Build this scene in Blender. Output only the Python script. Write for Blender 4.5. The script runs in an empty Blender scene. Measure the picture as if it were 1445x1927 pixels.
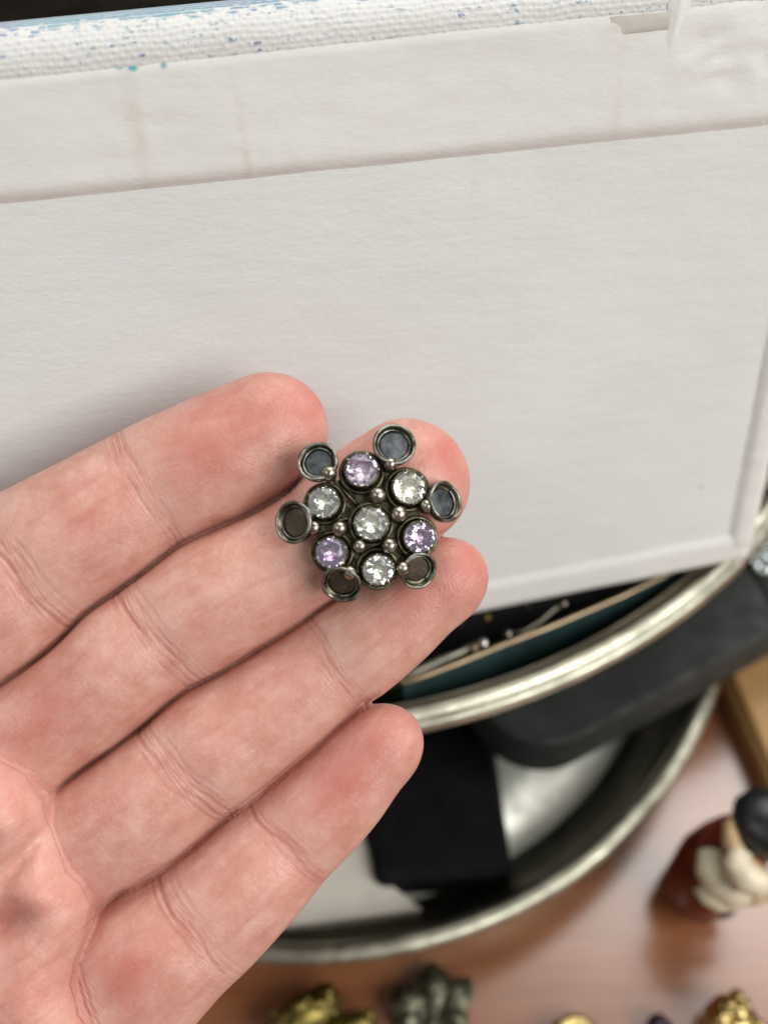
import bpy, bmesh, math, random
import numpy as np
from mathutils import Vector, Matrix, noise

# ------------------------------------------------------------------ camera, light, exposure
sc = bpy.context.scene
COL = sc.collection
MM = 0.001
F, CX, CY = 2000.0, 722.5, 963.5          # focal length and centre in photograph pixels
TH = math.radians(38.0)                   # camera tilt away from straight down
CAMZ = 260.0                              # mm above the table
RGT = np.array([1.0, 0, 0]); UPV = np.array([0, math.cos(TH), math.sin(TH)]); FWD = np.array([0, math.sin(TH), -math.cos(TH)])
CAM = np.array([0, 0, CAMZ])

cam_d = bpy.data.cameras.new('camera'); cam = bpy.data.objects.new('camera', cam_d); COL.objects.link(cam)
cam.location = (0, 0, CAMZ * MM); cam.rotation_euler = (TH, 0, 0)
cam_d.sensor_fit = 'VERTICAL'; cam_d.sensor_height = 24.0; cam_d.lens = 24.0 * F / 1927.0
cam_d.clip_start = 0.005; cam_d.clip_end = 20.0
cam_d.dof.use_dof = True; cam_d.dof.focus_distance = 0.146; cam_d.dof.aperture_fstop = cam_d.lens / 3.4
sc.camera = cam

world = bpy.data.worlds.new('World'); sc.world = world; world.use_nodes = True
wb = world.node_tree.nodes['Background']; wb.inputs[0].default_value = (0.95, 1.0, 0.98, 1); wb.inputs[1].default_value = 0.19

def area(name, loc, target, size, power, col, sy=None):
    l = bpy.data.lights.new(name, 'AREA'); l.energy = power; l.color = col; l.shape = 'RECTANGLE'; l.size = size; l.size_y = sy or size
    o = bpy.data.objects.new(name, l); COL.objects.link(o); o.location = loc
    o.rotation_euler = (Vector(target) - Vector(loc)).to_track_quat('-Z', 'Y').to_euler()
    return o
area('area_lamp', (0.95, -0.50, 1.00), (0, 0.1, 0.12), 1.2, 19.5, (1.0, 0.99, 0.955), 0.8)
area('area_lamp', (0.28, 0.95, 1.35), (0.05, 0.1, 0.05), 1.5, 21.0, (1, 0.985, 0.95), 0.95)
area('area_lamp', (-0.85, -0.35, 1.15), (0, 0.1, 0.1), 0.8, 3.5, (1, 0.985, 0.95), 0.4)  # weak fill light added from the left, no known fixture there

vs = sc.view_settings
vs.view_transform = 'Standard'; vs.look = 'None'; vs.gamma = 1.0; vs.exposure = 0.0; vs.use_curve_mapping = False

# ------------------------------------------------------------------ helpers
def unp(px, py, d):
    return CAM + d * (FWD + (px - CX) / F * RGT - (py - CY) / F * UPV)
def onz(px, py, z):
    r = FWD + (px - CX) / F * RGT - (py - CY) / F * UPV
    return CAM + r * ((z - CAMZ) / r[2])
def V(a): return Vector([float(x) for x in a])

def mesh_obj(name, verts, faces, mat, parent=None, smooth=True, scale=MM):
    me = bpy.data.meshes.new(name)
    me.from_pydata([tuple(float(c) * scale for c in v) for v in verts], [], faces); me.update()
    o = bpy.data.objects.new(name, me); COL.objects.link(o)
    if mat: me.materials.append(mat)
    if smooth: me.polygons.foreach_set('use_smooth', [True] * len(me.polygons))
    if parent: o.parent = parent
    return o
def bm_obj(name, bm, mat, parent=None, smooth=True, scale=MM):
    bmesh.ops.scale(bm, vec=(scale,) * 3, verts=bm.verts)
    bmesh.ops.recalc_face_normals(bm, faces=bm.faces)
    me = bpy.data.meshes.new(name); bm.to_mesh(me); bm.free()
    o = bpy.data.objects.new(name, me); COL.objects.link(o)
    if mat: me.materials.append(mat)
    if smooth: me.polygons.foreach_set('use_smooth', [True] * len(me.polygons))
    if smooth == 'wn': o.modifiers.new('wn', 'WEIGHTED_NORMAL')
    if parent: o.parent = parent
    return o
def thing(name, label, cat, loc=(0, 0, 0), group=None):
    o = bpy.data.objects.new(name, None); COL.objects.link(o); o.empty_display_size = 0.005
    o.location = [c * MM for c in loc]; tag(o, label, cat, group); return o
def tag(o, label, cat, group=None):
    o['label'] = label; o['category'] = cat
    if group: o['group'] = group
    return o
def keep(child, parent):
    """parent a child whose mesh is in world coordinates (mm)"""
    child.parent = parent; child.matrix_parent_inverse = Matrix.Translation(-Vector(parent.location)); return child

def lathe(prof, seg=96, closed=False, M=None):
    """revolve (r, z) profile about z"""
    bm = bmesh.new(); rings = []
    for r, z in prof:
        if r < 1e-6: rings.append([bm.verts.new((0, 0, z))])
        else: rings.append([bm.verts.new((r * math.cos(2 * math.pi * i / seg), r * math.sin(2 * math.pi * i / seg), z)) for i in range(seg)])
    pairs = list(zip(rings, rings[1:])) + ([(rings[-1], rings[0])] if closed else [])
    for A, B in pairs:
        for i in range(seg):
            j = (i + 1) % seg
            f = [A[i % len(A)], A[j % len(A)], B[j % len(B)], B[i % len(B)]]
            u = []
            for v in f:
                if v not in u: u.append(v)
            if len(u) > 2: bm.faces.new(u)
    if M is not None: bm.transform(M)
    return bm
def box(sx, sy, sz, bev=1.0, seg=3, M=None):
    bm = bmesh.new(); bmesh.ops.create_cube(bm, size=1.0)
    bmesh.ops.scale(bm, vec=(sx, sy, sz), verts=bm.verts)
    if bev: bmesh.ops.bevel(bm, geom=bm.edges[:], offset=bev, segments=seg, profile=0.5, affect='EDGES')
    if M is not None: bm.transform(M)
    return bm
def tube(pts, rad, seg=10, closed=False, bm=None):
    bm = bm or bmesh.new(); n = len(pts); P = [Vector(p) for p in pts]; rings = []
    up = Vector((0.123, 0.45, 0.88)).normalized()
    for i in range(n):
        t = (P[(i + 1) % n] - P[i - 1]) if closed else (P[min(i + 1, n - 1)] - P[max(i - 1, 0)])
        t.normalize(); a = up.cross(t).normalized(); b = t.cross(a)
        r = rad[i] if hasattr(rad, '__len__') else rad
        rings.append([bm.verts.new(P[i] + r * (math.cos(2 * math.pi * k / seg) * a + math.sin(2 * math.pi * k / seg) * b)) for k in range(seg)])
    for i in range(n if closed else n - 1):
        A, B = rings[i], rings[(i + 1) % n]
        for k in range(seg): bm.faces.new([A[k], A[(k + 1) % seg], B[(k + 1) % seg], B[k]])
    if not closed: bm.faces.new(rings[0][::-1]); bm.faces.new(rings[-1])
    return bm
def sphere(r, M=None, sub=2, bm=None):
    b2 = bmesh.new(); bmesh.ops.create_icosphere(b2, subdivisions=sub, radius=r)
    if M is not None: b2.transform(M)
    return b2

# ------------------------------------------------------------------ materials
class NT:
    def __init__(s, name):
        s.m = bpy.data.materials.new(name); s.m.use_nodes = True; s.t = s.m.node_tree; s.n = s.t.nodes
        s.b = s.n['Principled BSDF']; s.out = s.n['Material Output']
    def set(s, **k):
        for a, v in k.items():
            inp = s.b.inputs[a.replace('_', ' ')] if a.replace('_', ' ') in s.b.inputs else s.b.inputs[a]
            if hasattr(v, 'is_output'): s.t.links.new(v, inp)
            else: inp.default_value = (*v, 1) if isinstance(v, tuple) and len(v) == 3 and inp.type == 'RGBA' else v
        return s
    def link(s, a, b): s.t.links.new(a, b)
    def coord(s, kind='Object', scale=(1, 1, 1), rot=(0, 0, 0)):
        c = s.n.new('ShaderNodeTexCoord'); return s.mapping(c.outputs[kind], scale, rot)
    def mapping(s, v, scale, rot=(0, 0, 0), loc=(0, 0, 0)):
        m = s.n.new('ShaderNodeMapping'); m.inputs['Scale'].default_value = scale; m.inputs['Rotation'].default_value = rot; m.inputs['Location'].default_value = loc
        s.link(v, m.inputs['Vector']); return m.outputs[0]
    def attr(s, name):
        a = s.n.new('ShaderNodeAttribute'); a.attribute_name = name; return a
    def noise(s, v, scale, detail=4, rough=0.5, dist=0):
        n = s.n.new('ShaderNodeTexNoise'); n.inputs['Scale'].default_value = scale; n.inputs['Detail'].default_value = detail
        n.inputs['Roughness'].default_value = rough; n.inputs['Distortion'].default_value = dist; s.link(v, n.inputs['Vector']); return n.outputs['Fac']
    def wave(s, v, scale, dist=0, det=2, dsc=1, dirn='X'):
        n = s.n.new('ShaderNodeTexWave'); n.inputs['Scale'].default_value = scale; n.inputs['Distortion'].default_value = dist
        n.inputs['Detail'].default_value = det; n.inputs['Detail Scale'].default_value = dsc; n.bands_direction = dirn; s.link(v, n.inputs['Vector']); return n.outputs['Fac']
    def voro(s, v, scale, feat='F1'):
        n = s.n.new('ShaderNodeTexVoronoi'); n.inputs['Scale'].default_value = scale; n.feature = feat; s.link(v, n.inputs['Vector']); return n.outputs['Distance']
    def ramp(s, f, stops):
        r = s.n.new('ShaderNodeValToRGB'); e = r.color_ramp.elements
        while len(e) < len(stops): e.new(0.5)
        for k, (p, c) in zip(e, stops):
            k.position = p; k.color = (*c, 1) if hasattr(c, '__len__') else (c, c, c, 1)
        s.link(f, r.inputs[0]); return r.outputs[0]
    def mix(s, f, a, b, mode='MIX'):
        m = s.n.new('ShaderNodeMix'); m.data_type = 'RGBA'; m.blend_type = mode; m.clamp_factor = True
        for v, i in ((f, m.inputs[0]), (a, m.inputs[6]), (b, m.inputs[7])):
            if hasattr(v, 'is_output'): s.link(v, i)
            elif i.type == 'RGBA': i.default_value = (*v, 1) if hasattr(v, '__len__') else (v, v, v, 1)
            else: i.default_value = v
        return m.outputs[2]
    def math(s, op, a, b=0.0, clamp=False):
        m = s.n.new('ShaderNodeMath'); m.operation = op; m.use_clamp = clamp
        for v, i in ((a, m.inputs[0]), (b, m.inputs[1])):
            if hasattr(v, 'is_output'): s.link(v, i)
            else: i.default_value = v
        return m.outputs[0]
    def bump(s, h, dist, strength=1.0, normal=None):
        b = s.n.new('ShaderNodeBump'); b.inputs['Distance'].default_value = dist; b.inputs['Strength'].default_value = strength
        s.link(h, b.inputs['Height'])
        if normal is not None: s.link(normal, b.inputs['Normal'])
        return b.outputs[0]

def simple(name, col, rough, metal=0.0, var=0.25, vscale=300, bump=0.0, bscale=800, **kw):
    n = NT(name); c = n.coord('Object'); f = n.noise(c, vscale, 5, 0.6)
    lo = tuple(max(0, x * (1 - var)) for x in col); hi = tuple(min(1, x * (1 + var)) for x in col)
    n.set(Base_Color=n.ramp(f, [(0.3, lo), (0.7, hi)]), Metallic=metal)
    f2 = n.noise(c, vscale * 1.7, 4)
    n.set(Roughness=n.ramp(f2, [(0.3, max(0.02, rough * 0.75)), (0.7, min(1, rough * 1.3))]))
    if bump: n.set(Normal=n.bump(n.noise(c, bscale, 5, 0.6), bump * MM))
    n.set(**kw)
    return n.m

MAT = {}
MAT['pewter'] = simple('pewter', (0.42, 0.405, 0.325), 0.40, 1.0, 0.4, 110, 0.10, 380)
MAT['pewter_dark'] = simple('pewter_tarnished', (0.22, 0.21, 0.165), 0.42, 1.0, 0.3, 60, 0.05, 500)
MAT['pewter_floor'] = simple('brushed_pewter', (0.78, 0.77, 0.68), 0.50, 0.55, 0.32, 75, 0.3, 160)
MAT['leather'] = simple('black_leather', (0.022, 0.023, 0.022), 0.72, 0, 0.4, 120, 0.12, 1400)
MAT['case'] = simple('black_cloth', (0.004, 0.004, 0.005), 0.6, 0, 0.4, 120, 0.1, 1600, Specular_IOR_Level=0.18)
MAT['dark_box'] = simple('dark_brown_cloth', (0.007, 0.005, 0.003), 0.9, 0, 0.5, 60, 0.2, 500, Specular_IOR_Level=0.05)
MAT['teal'] = simple('teal_enamel', (0.035, 0.075, 0.075), 0.3, 0, 0.3, 60)
MAT['tan'] = simple('tan_brass_edge', (0.40, 0.31, 0.20), 0.45, 1.0, 0.2, 80)
MAT['gold'] = simple('gold_plate', (0.55, 0.42, 0.17), 0.25, 1.0, 0.3, 400, 0.1, 900)
MAT['gold_dull'] = simple('dull_gold', (0.24, 0.19, 0.06), 0.42, 1.0, 0.4, 400, 0.2, 700)
MAT['silver'] = simple('polished_silver', (0.72, 0.71, 0.68), 0.14, 1.0, 0.15, 300)
MAT['oxide'] = simple('oxidised_silver', (0.13, 0.118, 0.08), 0.36, 1.0, 0.7, 900, 0.06, 1500)
MAT['oxide_wire'] = simple('worn_silver_wire', (0.24, 0.235, 0.20), 0.32, 1.0, 0.65, 700, 0.05, 1500)
MAT['cup_floor'] = simple('blackened_cup_floor', (0.095, 0.105, 0.112), 0.5, 0.7, 0.75, 420, 0.2, 900)
MAT['cup_floor_brown'] = simple('brown_tarnish', (0.085, 0.062, 0.045), 0.5, 0.6, 0.6, 420, 0.2, 900)
MAT['bead'] = simple('rubbed_silver_bead', (0.36, 0.325, 0.265), 0.28, 1.0, 0.6, 900, 0.04, 1200)
MAT['foil'] = simple('foil', (0.98, 0.96, 0.86), 0.22, 0.6, 0.05, 900)
MAT['card'] = simple('ivory_card', (0.72, 0.68, 0.60), 0.6, 0, 0.12, 80)
MAT['oak'] = simple('oak', (0.42, 0.24, 0.09), 0.45, 0, 0.25, 90)
MAT['plum'] = simple('dark_plum_glass', (0.03, 0.015, 0.03), 0.15, 0, 0.3, 200)
MAT['patina'] = simple('greenish_pewter', (0.24, 0.235, 0.165), 0.42, 0.9, 0.6, 350, 0.3, 600)
MAT['coat'] = simple('russet_glaze', (0.12, 0.018, 0.009), 0.14, 0, 0.5, 200)
MAT['hair'] = simple('black_glaze', (0.012, 0.012, 0.013), 0.3, 0, 0.4, 200, 0.15, 700)
MAT['cream'] = simple('cream_glaze', (0.66, 0.58, 0.42), 0.3, 0, 0.15, 200)
MAT['fskin'] = simple('tan_glaze', (0.47, 0.32, 0.17), 0.3, 0, 0.2, 200)

def gem(name, col):
    n = NT(name); n.set(Base_Color=col, Roughness=0.05, IOR=1.55); n.b.inputs['Transmission Weight'].default_value = 1.0
    return n.m
MAT['gem_clear'] = gem('clear_rhinestone', (0.97, 0.97, 0.92))
MAT['gem_lilac'] = gem('lilac_rhinestone', (0.76, 0.62, 0.84))
MAT['gem_ice'] = gem('icy_rhinestone', (0.86, 0.95, 1.0))

# table: reddish brown varnished wood
n = NT('varnished_wood'); c = n.coord('Object', (1, 9, 1), (0, 0, 0.25))
g = n.noise(c, 26, 8, 0.62, 0.6); g2 = n.noise(c, 160, 5, 0.6)
col = n.mix(n.ramp(g2, [(0.35, 0.0), (0.75, 0.55)]), n.ramp(g, [(0.25, (0.21, 0.066, 0.020)), (0.75, (0.34, 0.125, 0.048))]), (0.25, 0.082, 0.030))
n.set(Base_Color=col, Roughness=n.ramp(g, [(0.2, 0.30), (0.8, 0.42)]), Normal=n.bump(g2, 0.05 * MM))
n.b.inputs['Coat Weight'].default_value = 1.0; n.b.inputs['Coat Roughness'].default_value = 0.22; n.b.inputs['Coat IOR'].default_value = 1.85
n.link(n.bump(g, 0.03 * MM), n.b.inputs['Coat Normal'])
MAT['table'] = n.m

# ------------------------------------------------------------------ table
mesh_obj('table_top', [(-900, -500, 0), (900, -500, 0), (900, 1300, 0), (-900, 1300, 0)], [(0, 1, 2, 3)], MAT['table'])['kind'] = 'structure'

# ------------------------------------------------------------------ trays
TC = (-17.6, 174.7); DC = (-24.4, 223.8)
tray = thing('round_tray', 'large round pewter tray on the wooden table under the raised dish', 'tray', (TC[0], TC[1], 0))
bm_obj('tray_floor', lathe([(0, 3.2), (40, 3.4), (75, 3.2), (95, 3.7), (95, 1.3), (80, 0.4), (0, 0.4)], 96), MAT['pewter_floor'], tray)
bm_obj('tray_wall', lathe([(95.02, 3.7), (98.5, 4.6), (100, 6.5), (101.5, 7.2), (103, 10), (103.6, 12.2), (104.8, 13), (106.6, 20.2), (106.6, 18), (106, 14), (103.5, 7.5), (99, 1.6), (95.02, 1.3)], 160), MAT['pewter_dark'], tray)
rim = [(108.9 + 2.35 * math.cos(a), 21.3 + 1.9 * math.sin(a)) for a in np.linspace(0, 2 * math.pi, 14, endpoint=False)]
bm_obj('rim', lathe(rim, 160, True), MAT['pewter'], tray)

dish = thing('footed_dish', 'wide pewter dish with rolled rim on a foot, holding the canvas board', 'dish', (DC[0], DC[1], 0))
R = 134.9
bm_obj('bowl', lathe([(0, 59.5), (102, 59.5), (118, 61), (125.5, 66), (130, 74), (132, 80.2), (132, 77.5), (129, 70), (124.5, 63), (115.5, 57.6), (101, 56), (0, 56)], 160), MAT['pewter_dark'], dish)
lip = [(136.1 + (a_ - 134.3) * 0.82, b_ - 2.2) for a_, b_ in [(131.0, 83.3), (132.2, 84.9), (133.6, 85.4), (134.6, 85.0), (135.2, 84.3), (136.2, 84.5), (137.2, 83.8), (137.6, 82.5), (137.0, 81.3), (135.6, 81.0), (134, 82.2), (132.4, 82.4)]]
bm_obj('rim', lathe(lip, 192, True), MAT['pewter'], dish)
bm_obj('foot', lathe([(34, 55.8), (22, 48), (16, 40), (15, 24), (20, 12), (36, 5.5), (42, 3.6), (42, 3.3), (0, 3.3)], 64), MAT['pewter_dark'], dish)

# ------------------------------------------------------------------ canvas board
VP1 = np.array([11783., -2136., 2000.]); VP2 = np.array([0.0432, 0.8, 0.6])
w_of = lambda v: v[0] * RGT - v[1] * UPV + v[2] * FWD
E1 = w_of(VP1); E1 /= np.linalg.norm(E1)
E2 = -w_of(VP2); E2 -= E2.dot(E1) * E1; E2 /= np.linalg.norm(E2)
EN = np.cross(E1, E2)                              # towards the camera
if EN.dot(FWD) > 0: EN = -EN
PC = unp(500, 700, 164.0)
def cv(px, py, h=0.0):
    r = FWD + (px - CX) / F * RGT - (py - CY) / F * UPV
    p = CAM + r * ((PC + EN * h - CAM).dot(EN) / r.dot(EN)); q = p - PC
    return q.dot(E1), q.dot(E2)
CORNER = cv(1416, 1040)
s1 = CORNER[0]; t0 = cv(1150, 1100)[1]
t1 = 46.2                               # where the flat back ends and the edge rolls away
s0 = s1 - 235.0
TH_C, RB = 13.0, 4.7
MC = Matrix(((E1[0], E2[0], EN[0], PC[0]), (E1[1], E2[1], EN[1], PC[1]), (E1[2], E2[2], EN[2], PC[2]), (0, 0, 0, 1)))
MCs = MC.copy(); MCs.translation = MC.translation * MM

n = NT('painted_canvas'); c = n.coord('Object')
wx = n.wave(c, 6.2832 / 20 / (0.72 * MM), 3.0, 2, 220, 'X'); sep = n.n.new('ShaderNodeSeparateXYZ'); n.link(c, sep.inputs[0]); arc = n.n.new('ShaderNodeCombineXYZ'); n.link(n.math('SUBTRACT', n.math('MULTIPLY', sep.outputs[1], 1.15), n.math('MULTIPLY', sep.outputs[2], 0.8)), arc.inputs[0]); n.link(n.math('MULTIPLY', sep.outputs[0], 0.25), arc.inputs[1])
wy = n.wave(arc.outputs[0], 6.2832 / 20 / (0.98 * MM), 3.0, 2, 220, 'X')
weave = n.math('ADD', n.math('MULTIPLY', wy, 0.8), n.math('ADD', n.math('MULTIPLY', wx, 0.35), n.math('MULTIPLY', n.noise(c, 900, 3), 0.5)))
sp = n.noise(n.mapping(c, (0.8, 1.2, 1.2)), 780, 3, 0.65)
edge = n.math('MULTIPLY', n.math('SUBTRACT', -RB * 0.35 * MM, sep.outputs[2]), 1 / (4.5 * MM), True)      # paint wrapped over from the front
big = n.noise(c, 38, 3, 0.5)
thr = n.math('ADD', n.math('MULTIPLY', edge, 0.27), n.math('ADD', n.math('MULTIPLY', big, 0.22), n.math('MULTIPLY', sp, 0.75)))
pm = n.math('MULTIPLY', n.ramp(thr, [(0.555, 0.0), (0.60, 0.85)]), n.ramp(wy, [(0.3, 0.25), (0.6, 1.0)]))
hue = n.ramp(n.noise(c, 60, 2), [(0.4, (0.05, 0.24, 0.34)), (0.55, (0.08, 0.18, 0.34)), (0.66, (0.15, 0.12, 0.28))])
n.set(Base_Color=n.mix(pm, n.ramp(n.noise(c, 90, 4), [(0.3, (0.60, 0.59, 0.575)), (0.7, (0.67, 0.66, 0.65))]), hue), Roughness=0.75,
      Normal=n.bump(n.noise(c, 1400, 3), 0.08 * MM))
MAT['canvas'] = n.m

def hem_mat(name, col, var, bump, stains):
    n = NT(name); c = n.coord('Object'); st = n.mapping(c, (0.35, 1.0, 1.0))
    f = n.noise(st, 330, 6, 0.6); fine = n.noise(n.mapping(c, (0.5, 1, 1)), 1500, 4, 0.6)
    big = n.noise(c, 30, 3, 0.5)
    base = n.ramp(big, [(0.3, tuple(x * (1 - var) for x in col)), (0.7, col)])
    for (px, py, w, h, tint, a) in stains:
        s, t = cv(px, py); m = n.mapping(c, (1 / (w * MM), 1 / (h * MM), 0.0), (0, 0, 0), (-s / w, -t / h, 0))
        gr = n.n.new('ShaderNodeTexGradient'); gr.gradient_type = 'SPHERICAL'; n.link(m, gr.inputs[0])
        k = n.math('MULTIPLY', n.math('MULTIPLY', gr.outputs['Fac'], n.ramp(n.noise(c, 420, 4, 0.6), [(0.32, 0.25), (0.6, 1.0)])), a * (0.30 if w * h > 2 else 1.0), True)
        base = n.mix(k, base, tint)
    # sparse specks
    sp = n.voro(c, 55); base = n.mix(n.ramp(sp, [(0.017, 0.6), (0.022, 0.0)]), base, (0.12, 0.11, 0.12))
    h = n.math('ADD', n.math('MULTIPLY', f, 0.7), n.math('MULTIPLY', fine, 0.3))
    n.set(Base_Color=base, Roughness=0.8, Normal=n.bump(h, bump * MM))
    return n.m
HEMC = (0.74, 0.735, 0.712)
MAT['hem'] = hem_mat('canvas_hem', HEMC, 0.06, 0.22,
    [(245, 185, 1.7, 14, (0.50, 0.45, 0.36), 1.1), (270, 290, 1.4, 9, (0.55, 0.46, 0.40), 0.8), (455, 250, 1.2, 13, (0.58, 0.52, 0.45), 0.8), (463, 300, 0.9, 5, (0.55, 0.45, 0.38), 1.0),
     (1160, 150, 1.2, 12, (0.58, 0.52, 0.45), 0.7), (1165, 60, 6, 4, (0.48, 0.42, 0.34), 0.8), (1153, 208, 1.2, 3, (0.52, 0.44, 0.38), 0.8),
     (250, 125, 0.9, 0.7, (0.08, 0.36, 0.42), 1.6), (225, 124, 0.8, 0.5, (0.08, 0.34, 0.40), 1.3), (308, 122, 0.6, 0.6, (0.16, 0.34, 0.36), 1.2)])
MAT['paper'] = hem_mat('backing_paper', (0.735, 0.745, 0.738), 0.06, 0.30, [(893, 330, 1.2, 18, (0.62, 0.60, 0.55), 0.8), (490, 390, 1.2, 10, (0.64, 0.62, 0.58), 0.7)])
MAT['tape'] = simple('taupe_tape', (0.54, 0.505, 0.46), 0.6, 0, 0.22, 90)

cb = thing('canvas_board', 'white back of a canvas board leaning upright on the pewter dish', 'canvas')
cb.matrix_world = MCs
# slab with rolled edges
SX, TY = s1 - s0, (t1 - t0) + RB + 0.5
bmS = bmesh.new(); bmesh.ops.create_cube(bmS, size=1)
bmesh.ops.scale(bmS, vec=(SX, TY, TH_C), verts=bmS.verts)
te = [e for e in bmS.edges if all(v.co.y > 0 for v in e.verts) and abs(e.verts[0].co.z - e.verts[1].co.z) < 1e-6 and abs(e.verts[0].co.x - e.verts[1].co.x) > 1]
bmesh.ops.bevel(bmS, geom=te, offset=RB - 0.2, segments=10, profile=0.5, affect='EDGES')
fe = [e for e in bmS.edges if len(e.link_faces) == 2 and e.calc_face_angle(0) > 1.0]
bmesh.ops.bevel(bmS, geom=fe, offset=0.9, segments=4, profile=0.5, affect='EDGES')
bmesh.ops.translate(bmS, vec=((s0 + s1) / 2, t0 + TY / 2 - 0.5, -TH_C / 2 - 0.2), verts=bmS.verts)
bm_obj('stretched_canvas', bmS, MAT['canvas'], cb, 'wn')
# the rolled top edge, woven threads as relief
ex0, ex1 = cv(-180, 60)[0], s1 - 0.5; cy_, cz_ = t0 - 0.5 + TY - RB + 0.2, -0.2 - RB + 0.2
nu, nw = int((ex1 - ex0) / 0.17), 84; arc_l = RB * math.radians(125) + 1.2; verts = []; faces = []
for i in range(nu + 1):
    x = ex0 + (ex1 - ex0) * i / nu
    for j in range(nw + 1):
        w_ = arc_l * j / nw
        xx = x + 0.35 * noise.noise(Vector((x * 0.35, w_ * 0.8, 2.0))); ww = w_ + 0.30 * noise.noise(Vector((x * 0.22, w_ * 0.3, 7.0)))
        kx, kw = xx / 0.74, ww / 0.80
        par = 1 if (math.floor(kx) + math.floor(kw)) % 2 == 0 else -1
        hgt = 0.15 * abs(math.sin(math.pi * kw)) ** 0.7 * (0.62 + 0.38 * abs(math.sin(math.pi * kx)) ** 0.8) + par * 0.045 * abs(math.sin(math.pi * kx) * math.sin(math.pi * kw))
        hgt *= 0.75 + 0.6 * noise.noise(Vector((x * 0.5, w_ * 0.9, 4.0)))
        if w_ < 1.2: y, z, ny_, nz_ = cy_ + w_ - 1.2, cz_ + RB, 0, 1
        else:
            a = (w_ - 1.2) / RB; ny_, nz_ = math.sin(a), math.cos(a); y, z = cy_ + RB * ny_, cz_ + RB * nz_
        verts.append((x, y + ny_ * (hgt + 0.05), z + nz_ * (hgt + 0.05)))
for i in range(nu):
    for j in range(nw):
        a = i * (nw + 1) + j; faces.append((a, a + nw + 1, a + nw + 2, a + 1))
mesh_obj('woven_edge', verts, faces, MAT['canvas'], cb)
CRU = cv(1385, 85)
def sheet(name, x0, x1, y0, y1, top, mat, slope=(0, 0, 0, 0), res=1.0, wob=0.0, seed=0, low=-0.19, skew=0.0, wedge=None):
    """height-field sheet on the board; slope = width in mm of the sloping edge at x0, x1, y0, y1"""
    nx = max(2, int((x1 - x0) / res)); ny = max(2, int((y1 - y0) / res))
    verts = []; faces = []
    for j in range(ny + 1):
        for i in range(nx + 1):
            x = x0 + (x1 - x0) * i / nx; y = y0 + (y1 - y0) * j / ny
            k = 1.0
            for dd, sw in ((x - x0, slope[0]), (x1 - x, slope[1]), (y - y0, slope[2]), (y1 - y, slope[3])):
                if sw > 0: q = min(1, dd / sw); k = min(k, q * q * (3 - 2 * q))
            tp_ = top if wedge is None else top + (wedge - top) * (y - y0) / (y1 - y0)
            h = low + (tp_ - low) * k
            if wob:
                h += wob * k * (noise.noise(Vector((x * 0.10, y * 0.25, seed))) + 0.5 * noise.noise(Vector((x * 0.3, y * 0.5, seed + 9))))
                if seed == 5:
                    gx_ = math.exp(-((x - CRU[0]) / 9.0) ** 2 - ((y - CRU[1]) / 4.5) ** 2)
                    h += gx_ * (0.75 * (0.5 - abs(noise.noise(Vector((x * 0.16, y * 0.34, 31.0)))) * 1.6) + 0.3 * noise.noise(Vector((x * 0.5, y * 0.8, 3.0))))
                if y1 - y < 0.01 or y - y0 < 0.01:
                    y += 0.35 * noise.noise(Vector((x * 0.06, seed * 3.1, y0))) + 0.12 * noise.noise(Vector((x * 0.4, seed, y0)))
            if skew: y += skew * (1 - j / ny) * (x - 20.0)
            verts.append((x, y, h))
    for j in range(ny):
        for i in range(nx):
            a = j * (nx + 1) + i; faces.append((a, a + 1, a + nx + 2, a + nx + 1))
    return mesh_obj(name, verts, faces, mat, cb)
tf = cv(722, 313)[1]                                # lower edge of the top hem
tb = cv(1100, 1052)[1]; sr = cv(1372, 960)[0]
sheet('backing_paper', s0 + 5, s1 - 3, t0 + 2.5, t1 - 2, 0.25, MAT['paper'], res=2.2, wob=0.10, seed=2)
sheet('hem', s0 + 5, s1 - 2.2, tf - 0.8, t1 + 0.4, 1.4, MAT['hem'], (0, 1.0, 3.2, 0.2), res=0.8, wob=0.16, seed=5, skew=-0.0245, wedge=0.32)
sheet('hem', s0 + 5, s1 - 1.2, t0 - 0.3, tb, 1.15, MAT['hem'], (0, 1.5, 1.5, 2.0), res=0.8, wob=0.10, seed=7)
sheet('hem', sr, s1 - 0.6, t0 + 3, tf + 3, 1.35, MAT['hem'], (2.0, 2.0, 1.5, 1.5), res=0.8, wob=0.12, seed=11)
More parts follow.
